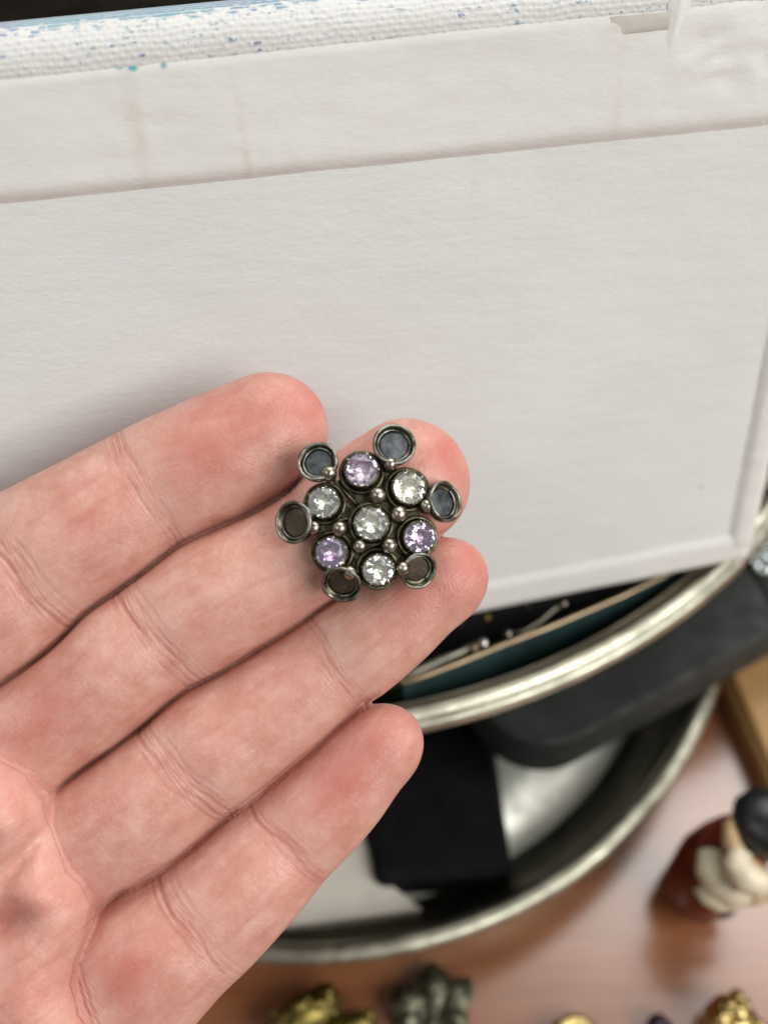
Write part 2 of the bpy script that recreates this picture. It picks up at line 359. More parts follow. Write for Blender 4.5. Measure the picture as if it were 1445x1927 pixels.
# taupe tape and the crumpled corner of the hem
hemh = lambda t: 1.4 - 1.08 * (t - tf) / (t1 - tf)
a_, b_ = cv(1266, 22, 0.6), cv(1148, 74, 0.6)
sheet('tape', b_[0], a_[0], b_[1], min(a_[1], t1 + 0.2), hemh(b_[1]) + 0.14, MAT['tape'], (4, 0.3, 0.8, 0.3), res=0.4, wob=0.10, seed=4, low=hemh(b_[1]) - 0.15, wedge=hemh(a_[1]) + 0.12)
cr = cv(1262, 105, 1.4), cv(1300, -40, 1.4), cv(1330, 62, 1.4), cv(1470, 120, 1.4)
def wrinkle(pts, w, h, seed):
    verts = []; faces = []; m = 11
    for i, (x, y) in enumerate(pts):
        p, q = pts[max(i - 1, 0)], pts[min(i + 1, len(pts) - 1)]
        tx, ty = q[0] - p[0], q[1] - p[1]; l = math.hypot(tx, ty); nx_, ny_ = -ty / l, tx / l
        env = math.sin(math.pi * (i + 0.15) / (len(pts) - 0.7)) ** 0.6
        for j in range(m):
            f = j / (m - 1) * 2 - 1
            ww = w * (1 + 0.4 * noise.noise(Vector((i * 0.3, seed, 0))))
            verts.append((x + nx_ * f * ww, y + ny_ * f * ww, hemh(y) - 0.12 + h * env * (1 - abs(f)) ** (0.8 if f > 0 else 1.8)))
    for i in range(len(pts) - 1):
        for j in range(m - 1): a = i * m + j; faces.append((a, a + 1, a + m + 1, a + m))
    return mesh_obj('wrinkle', verts, faces, MAT['hem'], cb)
L = lambda p, q, k, amp, seed: [(p[0] + (q[0] - p[0]) * i / k, p[1] + (q[1] - p[1]) * i / k + amp * noise.noise(Vector((i * 0.17, seed, 1.7)))) for i in range(k + 1)]
wrinkle(L(cr[0], cr[1], 24, 0.5, 2), 1.6, 0.5, 2)
# dark box that the canvas leans on, standing in the dish
ax = math.atan2(E1[1], E1[0])
topc = V(PC + E1 * ((s0 + s1) / 2 - 20) + E2 * (t0 + TY - 4) - EN * TH_C)
dirv = Vector((-math.sin(ax), math.cos(ax), 0))
bc = topc + dirv * 25.0; bh = 187 - 59.8
db = bm_obj('storage_box', box(150, 42, bh, 2.5), MAT['dark_box'])
db.location = (bc.x * MM, bc.y * MM, (59.8 + bh / 2) * MM); db.rotation_euler = (0, 0, ax)
tag(db, 'dark brown upright box behind the top edge of the canvas', 'box')

# ------------------------------------------------------------------ hand (one continuous surface from a distance field)
D0 = 150.0; K = D0 / F
def m2(px, py, z=0.0):
    k = (D0 - z) / F; return np.array([(px - CX) * k, -(py - CY) * k])
IM = [(-330, 1470), (-120, 1355), (0, 1287), (73, 1237), (114, 1201), (155, 1155), (215, 1114), (274, 1073), (338, 1022), (370, 1009), (411, 990), (457, 972), (502, 949), (548, 917), (566, 899)]
MR = [(-300, 1740), (-100, 1610), (97, 1494), (149, 1455), (221, 1405), (277, 1361), (327, 1316), (360, 1294), (399, 1278), (457, 1242), (548, 1187), (612, 1141), (700, 1085), (790, 1030)]
RP = [(-150, 1930), (0, 1830), (177, 1720), (221, 1687), (277, 1660), (327, 1626), (387, 1577), (437, 1532), (482, 1502), (531, 1460), (587, 1416), (648, 1361), (686, 1327), (725, 1300)]
FING = {
 'index': dict(dir=(.872, -.489), org=(478, 823), L=143, lt=118, up=[(-330, 1098), (-120, 992), (0, 928), (120, 868), (250, 800), (350, 755), (430, 722), (480, 706)], lo=IM,
               z=[(-60, 2), (-42, 2.0), (-20, 0.6), (0, 0.3), (12, 1.0)], cr=[((240, 830), (345, 1012)), ((5, 975), (112, 1118))], b=0.80),
 'middle': dict(dir=(.830, -.557), org=(720, 932), L=168, lt=112, up=IM + [(620, 862), (690, 816), (740, 790)], lo=MR + [(820, 1010), (850, 988)],
               z=[(-75, -1), (-58, 0.2), (-44, 1.4), (-30, 0.6), (-5, 1.0), (12, 2.0)], cr=[((560, 935), (640, 1105)), ((272, 1140), (372, 1258)), ((-10, 1405), (97, 1494))], b=0.80),
 'ring': dict(dir=(.803, -.596), org=(800, 1110), L=124, lt=100, up=MR, lo=RP + [(751, 1278), (803, 1232), (849, 1182)],
               z=[(-75, -1), (-60, 0.2), (-46, 1.4), (-30, 0.4), (-5, 1.0), (9, 2.0)], cr=[((628, 1232), (690, 1318)), ((320, 1405), (440, 1515)), ((94, 1527), (183, 1709))], b=0.82),
 'little': dict(dir=(.732, -.682), org=(703, 1419), L=105, lt=96, up=RP, lo=[(180, 2120), (270, 2030), (368, 1927), (426, 1859), (465, 1826), (520, 1765), (570, 1709), (614, 1650), (664, 1601), (714, 1543), (758, 1475)],
               z=[(-60, -1), (-45, 0.4), (-36, 1.0), (-25, 0.2), (-8, -0.4), (8, 0.6)], cr=[((493, 1521), (612, 1638)), ((343, 1671), (436, 1806)), ((160, 1770), (215, 1930))], b=0.80),
}
def gsm(y, s):
    k = np.exp(-0.5 * (np.arange(-3 * s, 3 * s + 1) / s) ** 2); k /= k.sum()
    return np.convolve(np.pad(y, int(3 * s), mode='edge'), k, 'valid')
def prep(f):
    d = np.array([f['dir'][0], -f['dir'][1]]); d /= np.linalg.norm(d); nn = np.array([-d[1], d[0]])
    o = m2(*f['org']); zu, zv = zip(*f['z'])
    def tr(pts):
        out = []
        for p in pts:
            q = m2(*p) - o; u = q.dot(d); z = np.interp(u, zu, zv); q = m2(*p, z) - o
            out.append((q.dot(d), q.dot(nn)))
        out.sort(); return np.array(out).T
    U, Lw = tr(f['up']), tr(f['lo'])
    L_ = f['L'] * K; lt = f['lt'] * K; u0 = L_ - lt
    g = np.arange(-75, L_ + 3, 0.5)
    vu = np.interp(g, U[0], U[1]); vl = np.interp(g, Lw[0], Lw[1])
    i0 = np.searchsorted(g, min(u0, min(U[0].max(), Lw[0].max())))
    vu[i0:] = vu[i0]; vl[i0:] = vl[i0]
    vu = gsm(vu, 3); vl = gsm(vl, 3)
    if f['up'] is not FING['index']['up']: vu = vu + 0.22      # pressed against the neighbour
    if f['lo'] is not FING['little']['lo']: vl = vl - 0.22
    a = (vu - vl) / 2 + 0.05; c = (vu + vl) / 2
    zc = gsm(np.interp(g, zu, zv), 10)
    b = a.clip(None, 9.6) * f['b']
    crs = []
    for p, q in f['cr']:
        A = m2(*p) - o; B = m2(*q) - o; ua, va, ub, vb = A.dot(d), A.dot(nn), B.dot(d), B.dot(nn)
        crs.append(((ua + ub) / 2, (va + vb) / 2, (ub - ua) / (vb - va)))
    bt = b.copy()
    for uc, vc, sl in crs: bt -= 0.55 * np.exp(-((g - uc) / 2.6) ** 2)
    us = sorted([x[0] for x in crs] + [L_])
    for p, q in zip(us[:-1], us[1:]): bt += 0.30 * np.exp(-((g - (p + q) / 2) / ((q - p) * 0.28)) ** 2)
    f.update(d=d, n=nn, o=o, g=g, a=a, c=c, zc=zc, bb=b, bt=gsm(bt, 2), u0=u0, lt=lt, L_=L_, crs=crs, umin=max(U[0].min(), Lw[0].min()))
def fcoord(f, X, Y):
    u = (X - f['o'][0]) * f['d'][0] + (Y - f['o'][1]) * f['d'][1]; v = (X - f['o'][0]) * f['n'][0] + (Y - f['o'][1]) * f['n'][1]
    return u, v
def fsdf(f, X, Y, Z):
    u, v = fcoord(f, X, Y)
    out = np.full(X.shape + (Z.shape[-1],), 9.0, np.float32)
    m = (np.abs(v - np.interp(u, f['g'], f['c'])) < np.interp(u, f['g'], f['a']) + 4) & (u < f['L_'] + 4) & (u > f['umin'] - 13)
    u, v = u[m], v[m]; Z = Z[0]
    it = lambda k: np.interp(u, f['g'], f[k]).astype(np.float32)[:, None]
    a, c, zc, bb, bt = it('a'), it('c'), it('zc'), it('bb'), it('bt')
    s = (np.maximum(0, (u - f['u0']) / f['lt']) + np.maximum(0, (f['umin'] - u) / 9.0)).astype(np.float32)[:, None]
    dz = Z - zc; b = np.where(dz > 0, bt, bb); nn = np.float32(2.02)
    rho = ((np.abs(v[:, None] - c) / a) ** nn + (np.abs(dz) / b) ** nn) ** (1 / nn)
    out[m] = (np.sqrt(rho ** 2 + s ** 2) - 1) * np.minimum(a, bb)
    return out
for f in FING.values(): prep(f)
PALM = [(-150, 1345), (-60, 1385), (0, 1414), (60, 1448), (93, 1497), (102, 1540), (122, 1580), (140, 1622), (166, 1652), (182, 1692), (172, 1745), (155, 1790), (147, 1835), (160, 1890), (205, 1960), (300, 2060), (300, 2280), (120, 2400), (-440, 2400), (-460, 1560), (-320, 1365)]
PZ = 5.0
PALM_MM = np.array([m2(x, y, PZ) for x, y in PALM])
BUMPS = [(40, 1515, 48, 40, 0.5, 1.5), (112, 1648, 42, 52, 0.6, 1.5), (15, 1715, 75, 30, -0.35, -2.6), (66, 1592, 60, 16, -0.9, -2.0), (60, 1850, 90, 90, 0, 1.0), (-90, 1560, 80, 80, 0, 0.8), (-60, 1640, 90, 30, -0.3, -0.9)]
def palm_h(X, Y):
    px = X / K * D0 / (D0 - PZ) + CX; py = CY - Y / K * D0 / (D0 - PZ); h = 0
    for x, y, sx, sy, an, am in BUMPS:
        dx, dy = px - x, py - y; ca, sa = math.cos(an), math.sin(an)
        h = h + am * np.exp(-((dx * ca + dy * sa) / sx) ** 2 - ((-dx * sa + dy * ca) / sy) ** 2)
    return h
def poly_sd(X, Y, P):
    d = np.full(X.shape, 1e9, np.float32); ins = np.zeros(X.shape, bool); n_ = len(P)
    for i in range(n_):
        a, b = P[i], P[(i + 1) % n_]; e = b - a; wx_, wy_ = X - a[0], Y - a[1]
        t = np.clip((wx_ * e[0] + wy_ * e[1]) / (e @ e), 0, 1)
        d = np.minimum(d, (wx_ - e[0] * t) ** 2 + (wy_ - e[1] * t) ** 2)
        ins ^= ((a[1] > Y) != (b[1] > Y)) & (X < e[0] * (Y - a[1]) / (e[1] if abs(e[1]) > 1e-9 else 1e-9) + a[0])
    return np.where(ins, -np.sqrt(d), np.sqrt(d)).astype(np.float32)
def smin(a, b, k):
    h = np.clip(0.5 + 0.5 * (b - a) / k, 0, 1); return b * (1 - h) + a * h - k * h * (1 - h)
VX = 0.45
lo = np.array([m2(-500, 0)[0], m2(0, 2440)[1], -24.0]); hi = np.array([m2(960, 0)[0], m2(0, 670)[1], 16.0])
gx, gy, gz = [np.arange(lo[i], hi[i], VX, dtype=np.float32) for i in range(3)]
X2, Y2 = np.meshgrid(gx, gy, indexing='ij'); Z3 = gz[None, None, :]
S = None
for k_, f in FING.items():
    q = fsdf(f, X2, Y2, Z3); S = q if S is None else smin(S, q, 0.28)
sd2 = poly_sd(X2, Y2, PALM_MM); rr = 6.0; hb = 13.5
zz = Z3 - (palm_h(X2, Y2) - 1.7)[:, :, None]
qx = (sd2 + rr)[:, :, None]; qz = np.abs(zz) - hb + rr
P3 = np.sqrt(np.maximum(qx, 0) ** 2 + np.maximum(qz, 0) ** 2) + np.minimum(np.maximum(qx, qz), 0) - rr
S = smin(S, P3.astype(np.float32), 0.45); del P3, qz, qx, zz
def surface_nets(S, lo, vx):
    sg = S < 0; nx, ny, nz = S.shape
    cnt = np.zeros((nx - 1, ny - 1, nz - 1), np.int8)
    for i in (0, 1):
        for j in (0, 1):
            for k in (0, 1): cnt += sg[i:nx - 1 + i, j:ny - 1 + j, k:nz - 1 + k]
    act = np.argwhere((cnt > 0) & (cnt < 8)); idx = np.full(cnt.shape, -1, np.int64); idx[tuple(act.T)] = np.arange(len(act))
    acc = np.zeros((len(act), 3)); num = np.zeros(len(act))
    cs = [(i, j, k) for i in (0, 1) for j in (0, 1) for k in (0, 1)]
    for p in cs:
        for ax_ in range(3):
            if p[ax_]: continue
            q = list(p); q[ax_] = 1
            va = S[act[:, 0] + p[0], act[:, 1] + p[1], act[:, 2] + p[2]]; vb = S[act[:, 0] + q[0], act[:, 1] + q[1], act[:, 2] + q[2]]
            m = (va < 0) != (vb < 0); t = np.where(m, va / np.where(m, va - vb, 1), 0)
            pt = np.array(p, float)[None].repeat(len(act), 0); pt[:, ax_] += t
            acc[m] += pt[m]; num += m
    Vt = (act + acc / num[:, None]) * vx + lo
    F_ = []
    for ax_ in range(3):
        sl0 = [slice(None)] * 3; sl1 = [slice(None)] * 3; sl0[ax_] = slice(0, -1); sl1[ax_] = slice(1, None)
        a, b = sg[tuple(sl0)], sg[tuple(sl1)]; e = np.argwhere(a != b); u, v = [(1, 2), (2, 0), (0, 1)][ax_]
        e = e[(e[:, u] > 0) & (e[:, v] > 0) & (e[:, u] < S.shape[u] - 1) & (e[:, v] < S.shape[v] - 1)]
        fl = a[tuple(e.T)]; q = []
        for du, dv in ((1, 1), (0, 1), (0, 0), (1, 0)):
            w = e.copy(); w[:, u] -= du; w[:, v] -= dv; q.append(idx[tuple(w.T)])
        q = np.stack(q, 1); q[~fl] = q[~fl][:, ::-1]; F_.append(q)
    return Vt, np.concatenate(F_)
HV, HF = surface_nets(S, lo, VX); del S
def to_world(P): return CAM + (D0 - P[:, 2:3]) * FWD + P[:, 0:1] * RGT + P[:, 1:2] * UPV
me = bpy.data.meshes.new('hand_cage'); me.vertices.add(len(HV)); me.vertices.foreach_set('co', HV.astype(np.float32).ravel())
me.loops.add(HF.size); me.loops.foreach_set('vertex_index', HF.ravel().astype(np.int32)); me.polygons.add(len(HF))
me.polygons.foreach_set('loop_start', np.arange(0, HF.size, 4, dtype=np.int32)); me.update(calc_edges=True)
tmp = bpy.data.objects.new('hand_cage', me); COL.objects.link(tmp)
sm = tmp.modifiers.new('s', 'SMOOTH'); sm.factor = 0.5; sm.iterations = 9
ss = tmp.modifiers.new('d', 'SUBSURF'); ss.levels = 1; ss.render_levels = 1
hm = bpy.data.meshes.new_from_object(tmp.evaluated_get(bpy.context.evaluated_depsgraph_get()))
bpy.data.objects.remove(tmp); bpy.data.meshes.remove(me)
nv = len(hm.vertices); P = np.empty(nv * 3, np.float32); hm.vertices.foreach_get('co', P); P = P.reshape(-1, 3).astype(float)
N = np.empty(nv * 3, np.float32); hm.vertex_normals.foreach_get('vector', N); N = N.reshape(-1, 3).astype(float)
# which finger, finger coordinates, creases
best = np.full(nv, 1e9); uvw = np.zeros((nv, 3)); crease = np.zeros(nv); tip = np.zeros(nv); disp = np.zeros(nv); pale = np.zeros(nv); cline = np.zeros(nv); whorl = np.zeros(nv)
sdp = poly_sd(P[:, 0], P[:, 1], PALM_MM)
topside = np.clip((N[:, 2] - 0.15) / 0.5, 0, 1)
def hashn(a, b, s):   # smooth value noise
    i, j = np.floor(a), np.floor(b); fa, fb = a - i, b - j; fa = fa * fa * (3 - 2 * fa); fb = fb * fb * (3 - 2 * fb)
    h = lambda x, y: np.modf(np.abs(np.sin(x * 127.1 + y * 311.7 + s * 74.7) * 43758.5453))[0]
    return (h(i, j) * (1 - fa) + h(i + 1, j) * fa) * (1 - fb) + (h(i, j + 1) * (1 - fa) + h(i + 1, j + 1) * fa) * fb - 0.5
for fi, (k_, f) in enumerate(FING.items()):
    u, v = fcoord(f, P[:, 0], P[:, 1]); a = np.interp(u, f['g'], f['a']); c = np.interp(u, f['g'], f['c']); zc = np.interp(u, f['g'], f['zc'])
    b = np.interp(u, f['g'], f['bb'])
    s = np.maximum(0, (u - f['u0']) / f['lt'])
    d_ = np.abs(np.sqrt((np.abs(v - c) / a) ** 2 + (np.abs(P[:, 2] - zc) / b) ** 2 + s ** 2) - 1)
    w = d_ < best; best[w] = d_[w]
    cr_ = np.zeros(nv); dp = np.zeros(nv); pl = np.zeros(nv); ck = np.zeros(nv)
    for ci, (uc, vc, sl) in enumerate(f['crs']):
        base = u - uc - sl * (v - vc) + 0.7 * hashn(v * 0.22, fi * 7.3 + ci, 3) + 0.06 * (v - c) ** 2 / a
        offs = [(-1.5, 0.10, 0.30), (-0.55, 0.20, 0.30), (0.45, 0.15, 0.28), (1.35, 0.09, 0.30), (2.3, 0.06, 0.3)] if ci == 1 else [(-0.8, 0.09, 0.28), (0.0, 0.17, 0.30), (0.85, 0.10, 0.28)]
        for oi, (of, dep, wd) in enumerate(offs):
            br = np.clip(0.7 + 1.6 * hashn(v * 0.22, fi * 11 + ci * 5 + oi * 3.1, 8), 0.0, 1.2)
            wobb = 0.35 * hashn(v * 0.3, oi * 9.1 + ci, 5 + fi) + 0.10 * hashn(v * 1.3, oi * 2.1 + ci, 15 + fi)
            ln = br * np.exp(-((base - of + wobb) / wd) ** 2)
            dp -= dep * ln; ck += ln * dep / 0.2
        cr_ = np.maximum(cr_, np.exp(-(base / 2.0) ** 2)); pl = np.maximum(pl, np.exp(-((base - 2.4) / 2.0) ** 2))
    # fine lengthwise folds on the flesh between the joints
    dp += 0.045 * hashn(u * 0.16, v * 1.1, 21 + fi) + 0.06 * hashn(u * 0.35, v * 0.4, 31 + fi)
    uvw[w] = np.stack([u, v - c, np.full(nv, fi * 40.0)], 1)[w]; crease[w] = cr_[w]; disp[w] = dp[w]; pale[w] = pl[w]; cline[w] = ck[w]
    whorl[w] = np.sqrt((0.8 * (u - f['L_'] + 10.0)) ** 2 + (1.25 * (v - c - 0.8)) ** 2 + 6.0)[w]
    tip[w] = np.clip((u - f['u0'] + 9) / 7, 0, 1)[w]
ipm = (-sdp > 0.2) & (P[:, 2] > 3)
uvw[ipm] = np.stack([P[:, 0] * .83 + P[:, 1] * .55, P[:, 1] * .83 - P[:, 0] * .55, np.full(nv, 200.0)], 1)[ipm]
edge_shade = np.exp(-((sdp - 0.3) / 0.55) ** 2) * (N[:, 2] > 0.05)  # palm-edge fold darkened in the skin colour, standing in for its shade
onpalm = np.clip((-sdp - 0.3) / 1.5, 0, 1) * (P[:, 2] > 3)
disp = disp * (1 - onpalm) + onpalm * (0.10 * hashn(P[:, 0] * 0.4, P[:, 1] * 0.4, 77) + 0.05 * hashn(P[:, 0] * 1.2, P[:, 1] * 0.8, 78))
crease *= (1 - onpalm); tip *= (1 - onpalm); pale *= (1 - onpalm); cline = np.maximum(cline * (1 - onpalm), edge_shade * 0.9)
P2 = P + N * (disp * topside)[:, None]
pxs = P[:, 0] * F / (D0 - P[:, 2]) + CX; pys = CY - P[:, 1] * F / (D0 - P[:, 2])
# deep folds where neighbouring fingers press together
def spl(pts):
    p = np.array(pts, float); t = np.r_[0, np.cumsum(np.hypot(*np.diff(p, axis=0).T))]; g = np.arange(0, t[-1], 4.0)
    return np.stack([gsm(np.interp(g, t, p[:, k]), 5) for k in (0, 1)], 1)
for line in ([q for q in IM if q[0] >= -330] + [(590, 872)], [q for q in MR if q[0] >= 90], [q for q in RP if q[0] >= 170]):
    C_ = spl(line); bb_ = (pxs > C_[:, 0].min() - 25) & (pxs < C_[:, 0].max() + 25) & (P[:, 2] > -4.5) & (N[:, 2] > -0.45); ix = np.nonzero(bb_)[0]
    k_ = np.clip((pxs[ix] - C_[0, 0]) / (C_[-1, 0] - C_[0, 0]) * (len(C_) - 1), 0, len(C_) - 1)
    yl = np.interp(pxs[ix], C_[:, 0], C_[:, 1]); sl_ = np.interp(pxs[ix], C_[:, 0], np.gradient(C_[:, 1]) / np.gradient(C_[:, 0]))
    dd_ = (pys[ix] - yl) / np.sqrt(1 + sl_ ** 2) * K
    ends = np.clip((pxs[ix] - C_[0, 0]) / 30, 0, 1) * np.clip((C_[-1, 0] - pxs[ix]) / 30, 0, 1)
    P2[ix, 2] -= ends * (2.0 * np.exp(-(dd_ / 0.38) ** 2) + 0.55 * np.exp(-(dd_ / 1.1) ** 2)) * (1 - onpalm[ix])
# natural redness of the skin
BL = [(420, 830, 130, 70, .8), (560, 770, 60, 60, .6), (440, 740, 110, 22, .5), (200, 950, 120, 60, .25), (150, 985, 60, 20, .45), (370, 1235, 60, 60, .35), (830, 870, 70, 70, .6), (860, 1080, 60, 70, .8), (760, 1140, 90, 50, .5), (650, 1480, 90, 70, 1.1), (720, 1390, 60, 60, .5),
      (555, 1580, 30, 90, .5), (250, 1830, 70, 60, 1.0), (60, 1380, 120, 50, .7), (10, 1500, 60, 60, .6), (20, 1720, 90, 50, .8), (60, 1880, 140, 80, .5), (370, 1440, 50, 50, .35), (330, 1330, 60, 40, .3), (160, 1690, 50, 60, .5), (470, 1640, 80, 50, .3)]
blush = np.zeros(nv)
BL += [(590, 760, 55, 55, .5), (850, 850, 45, 60, .5), (885, 1060, 40, 60, .5), (760, 1350, 40, 60, .5), (100, 1300, 70, 50, .4), (230, 1500, 90, 45, .35), (430, 1380, 90, 40, .3), (520, 1270, 80, 40, .3), (360, 1740, 60, 50, .4)]
for x, y, sx, sy, am in BL:
    dx, dy = pxs - x, pys - y; ca, sa = .84, -.54
    blush += am * np.exp(-((dx * ca + dy * sa) / sx) ** 2 - ((-dx * sa + dy * ca) / sy) ** 2)
W3 = to_world(P2); HC = W3.mean(0)
hm.vertices.foreach_set('co', ((W3 - HC) * MM).astype(np.float32).ravel())
for nm, arr in (('blush', np.clip(blush, 0, 1.3)), ('crease', crease), ('tip', tip), ('pale', pale), ('cline', np.clip(cline, 0, 1.5)), ('whorl', whorl)):
    at = hm.attributes.new(nm, 'FLOAT', 'POINT'); at.data.foreach_set('value', arr.astype(np.float32))
at = hm.attributes.new('finger', 'FLOAT_VECTOR', 'POINT'); at.data.foreach_set('vector', uvw.astype(np.float32).ravel())
hm.polygons.foreach_set('use_smooth', np.ones(len(hm.polygons), bool)); hm.update()
hand = bpy.data.objects.new('hand', hm); COL.objects.link(hand); hand.location = HC * MM
tag(hand, 'open palm-up hand, four fingers held together carrying the jewelled brooch', 'hand')

n = NT('skin'); fv = n.attr('finger').outputs['Vector']; ob = n.coord('Object')
bl = n.attr('blush').outputs['Fac']; cra = n.attr('crease').outputs['Fac']; tp = n.attr('tip').outputs['Fac']; pa = n.attr('pale').outputs['Fac']
mott = n.noise(ob, 210, 7, 0.7); mot2 = n.noise(n.mapping(fv, (0.10, 0.42, 1)), 1.0, 4, 0.6); fine = n.noise(ob, 700, 3, 0.6)
base = n.ramp(mott, [(0.28, (0.52, 0.235, 0.178)), (0.48, (0.61, 0.312, 0.25)), (0.72, (0.70, 0.43, 0.355))])
red = n.math('MULTIPLY', bl, n.ramp(n.noise(ob, 130, 5, 0.65), [(0.3, 0.35), (0.65, 1.0)]), True)
base = n.mix(n.math('MULTIPLY', red, 0.85), base, (0.52, 0.15, 0.125))
base = n.mix(n.ramp(mot2, [(0.52, 0.0), (0.72, 0.5)]), base, (0.48, 0.17, 0.14))
base = n.mix(n.math('MULTIPLY', pa, 0.30), base, (0.66, 0.43, 0.37))
base = n.mix(n.math('MULTIPLY', n.attr('cline').outputs['Fac'], 0.52, True), base, (0.42, 0.13, 0.105))
base = n.mix(n.ramp(n.voro(ob, 52), [(0.013, 0.55), (0.017, 0.0)]), base, (0.16, 0.05, 0.04))
n.set(Base_Color=base, Roughness=n.ramp(fine, [(0.3, 0.27), (0.7, 0.50)]))
n.b.inputs['Subsurface Weight'].default_value = 0.18; n.b.inputs['Subsurface Radius'].default_value = (1.0, 0.32, 0.18); n.b.inputs['Subsurface Scale'].default_value = 0.0016
n.b.inputs['Specular IOR Level'].default_value = 0.42
cmb = n.n.new('ShaderNodeCombineXYZ'); n.link(n.attr('whorl').outputs['Fac'], cmb.inputs[0])
wn = n.noise(fv, 0.16, 2, 0.5); n.link(n.math('MULTIPLY', wn, 3.0), cmb.inputs[1])
dst = n.math('ADD', n.attr('whorl').outputs['Fac'], n.math('MULTIPLY', wn, 8.0))
ridge = n.math('ADD', n.math('MULTIPLY', n.math('SINE', n.math('MULTIPLY', dst, 6.2832 / 0.46)), 0.5), 0.5)
h1 = n.math('MULTIPLY', n.math('MULTIPLY', ridge, tp), n.ramp(n.noise(ob, 150, 2), [(0.35, 0.05), (0.65, 0.32)]))
lines = n.noise(n.mapping(fv, (0.22, 2.6, 1)), 1.0, 5, 0.62, 0.3)
cross = n.noise(n.mapping(fv, (2.6, 0.30, 1)), 1.0, 5, 0.62, 0.3)
h2 = n.math('MULTIPLY', lines, 0.85)
h3 = n.math('MULTIPLY', n.math('MULTIPLY', cross, n.math('ADD', cra, 0.18)), 2.2)
pore = n.math('MULTIPLY', n.voro(ob, 1900), 0.35)
n.set(Normal=n.bump(n.math('ADD', n.math('ADD', h1, h2), n.math('ADD', h3, pore)), 0.085 * MM))
hm.materials.clear(); hm.materials.append(n.m)

# ------------------------------------------------------------------ brooch
BZ = 9.3; KB = (D0 - BZ - 2) / F
BO = unp(695, 975, D0 - BZ)
tlt = Matrix.Rotation(math.radians(-4), 4, 'X') @ Matrix.Rotation(math.radians(3), 4, 'Y')
MB_ = Matrix(((RGT[0], UPV[0], -FWD[0], BO[0] * MM), (RGT[1], UPV[1], -FWD[1], BO[1] * MM), (RGT[2], UPV[2], -FWD[2], BO[2] * MM), (0, 0, 0, 1))) @ tlt
br = thing('brooch', 'tarnished silver snowflake brooch with lilac and clear stones resting on the fingertips', 'brooch')
br.matrix_world = MB_
def loc(px, py): return (px - 695) * KB, -(py - 975) * KB
def gem_mesh(R):
    bm = bmesh.new(); ring = lambda n_, r, z, o=0: [bm.verts.new((R * r * math.cos(2 * math.pi * (i + o) / n_), R * r * math.sin(2 * math.pi * (i + o) / n_), R * z)) for i in range(n_)]
    ring(8, .54, .36); ring(8, .80, .235, .5); ring(16, 1, .03); ring(16, 1, -.03); ring(8, .52, -.44, .5); bm.verts.new((0, 0, -.80 * R))
    bmesh.ops.convex_hull(bm, input=bm.verts[:]); 
    bmesh.ops.dissolve_limit(bm, angle_limit=0.01, verts=bm.verts[:], edges=bm.edges[:])
    return bm
def rot_rand(seed, amt=0.1):
    r = random.Random(seed); return Matrix.Rotation(r.uniform(-amt, amt), 4, 'X') @ Matrix.Rotation(r.uniform(-amt, amt), 4, 'Y') @ Matrix.Rotation(r.uniform(0, 6.28), 4, 'Z')
STONES = [(680, 891, 31.5, 'l', 0.2), (765, 922, 31.5, 'c', 0.1), (612, 949, 29, 'c', 0.2), (697, 988, 31, 'c', 0.9), (784, 1011, 29, 'l', 0.1), (626, 1039, 29, 'l', 0.0), (710, 1070, 29, 'c', 0.1)]
for i, (px, py, r, kind, dz) in enumerate(STONES):
    x, y = loc(px, py); rad = r * KB; dd = math.hypot(x, y)
    ti = Matrix.Identity(4)
    if dd > 2: ti = Matrix.Rotation(math.radians(9), 4, Vector((-y, x, 0)).normalized())
    Ms = Matrix.Translation((x, y, dz)) @ ti
    ro = rad + 0.62
    st = bm_obj('stone_setting', lathe([(0, 0.1), (ro, 0.1), (ro + .05, 0.4), (ro - .1, 0.6), (rad + .22, 0.65), (rad + .20, 1.9), (rad + .10, 2.25), (rad - .02, 2.22), (rad - .02, 1.7), (rad * .55, 0.95), (0, 0.62)], 48, M=Ms), MAT['oxide'], br)
    st['label'] = ('lilac' if kind == 'l' else 'clear') + ' stone in a wire ringed cup'
    wr = tube([(ro * 0.985 * math.cos(a), ro * 0.985 * math.sin(a), 0.75 + 0.10 * math.sin(2 * a + i)) for a in np.linspace(0, 2 * math.pi, 40, endpoint=False)], 0.27, 8, True); wr.transform(Ms)
    bm_obj('wire_ring', wr, MAT['oxide'], st)
    bm_obj('foil', lathe([(rad * .97, 2.02), (rad * .52, 1.30), (0, 0.80)], 16, M=Ms), MAT['foil'], st, smooth=False)
    g_ = gem_mesh(rad * .965); g_.transform(Ms @ Matrix.Translation((0, 0, 2.22)) @ rot_rand(i, 0.10))
    bm_obj('stone', g_, MAT['gem_lilac' if kind == 'l' else 'gem_clear'], st, smooth=False)
    for k in range(6 if i % 2 else 5):
        a = 2 * math.pi * k / (6 if i % 2 else 5) + i * 0.7
        pr = tube([(rad * q * math.cos(a), rad * q * math.sin(a), z) for q, z in ((1.10, 1.4), (1.09, 2.1), (1.03, 2.45), (0.93, 2.62))], [.15, .17, .17, .12], 8); pr.transform(Ms)
        bm_obj('prong', pr, MAT['bead'], st)
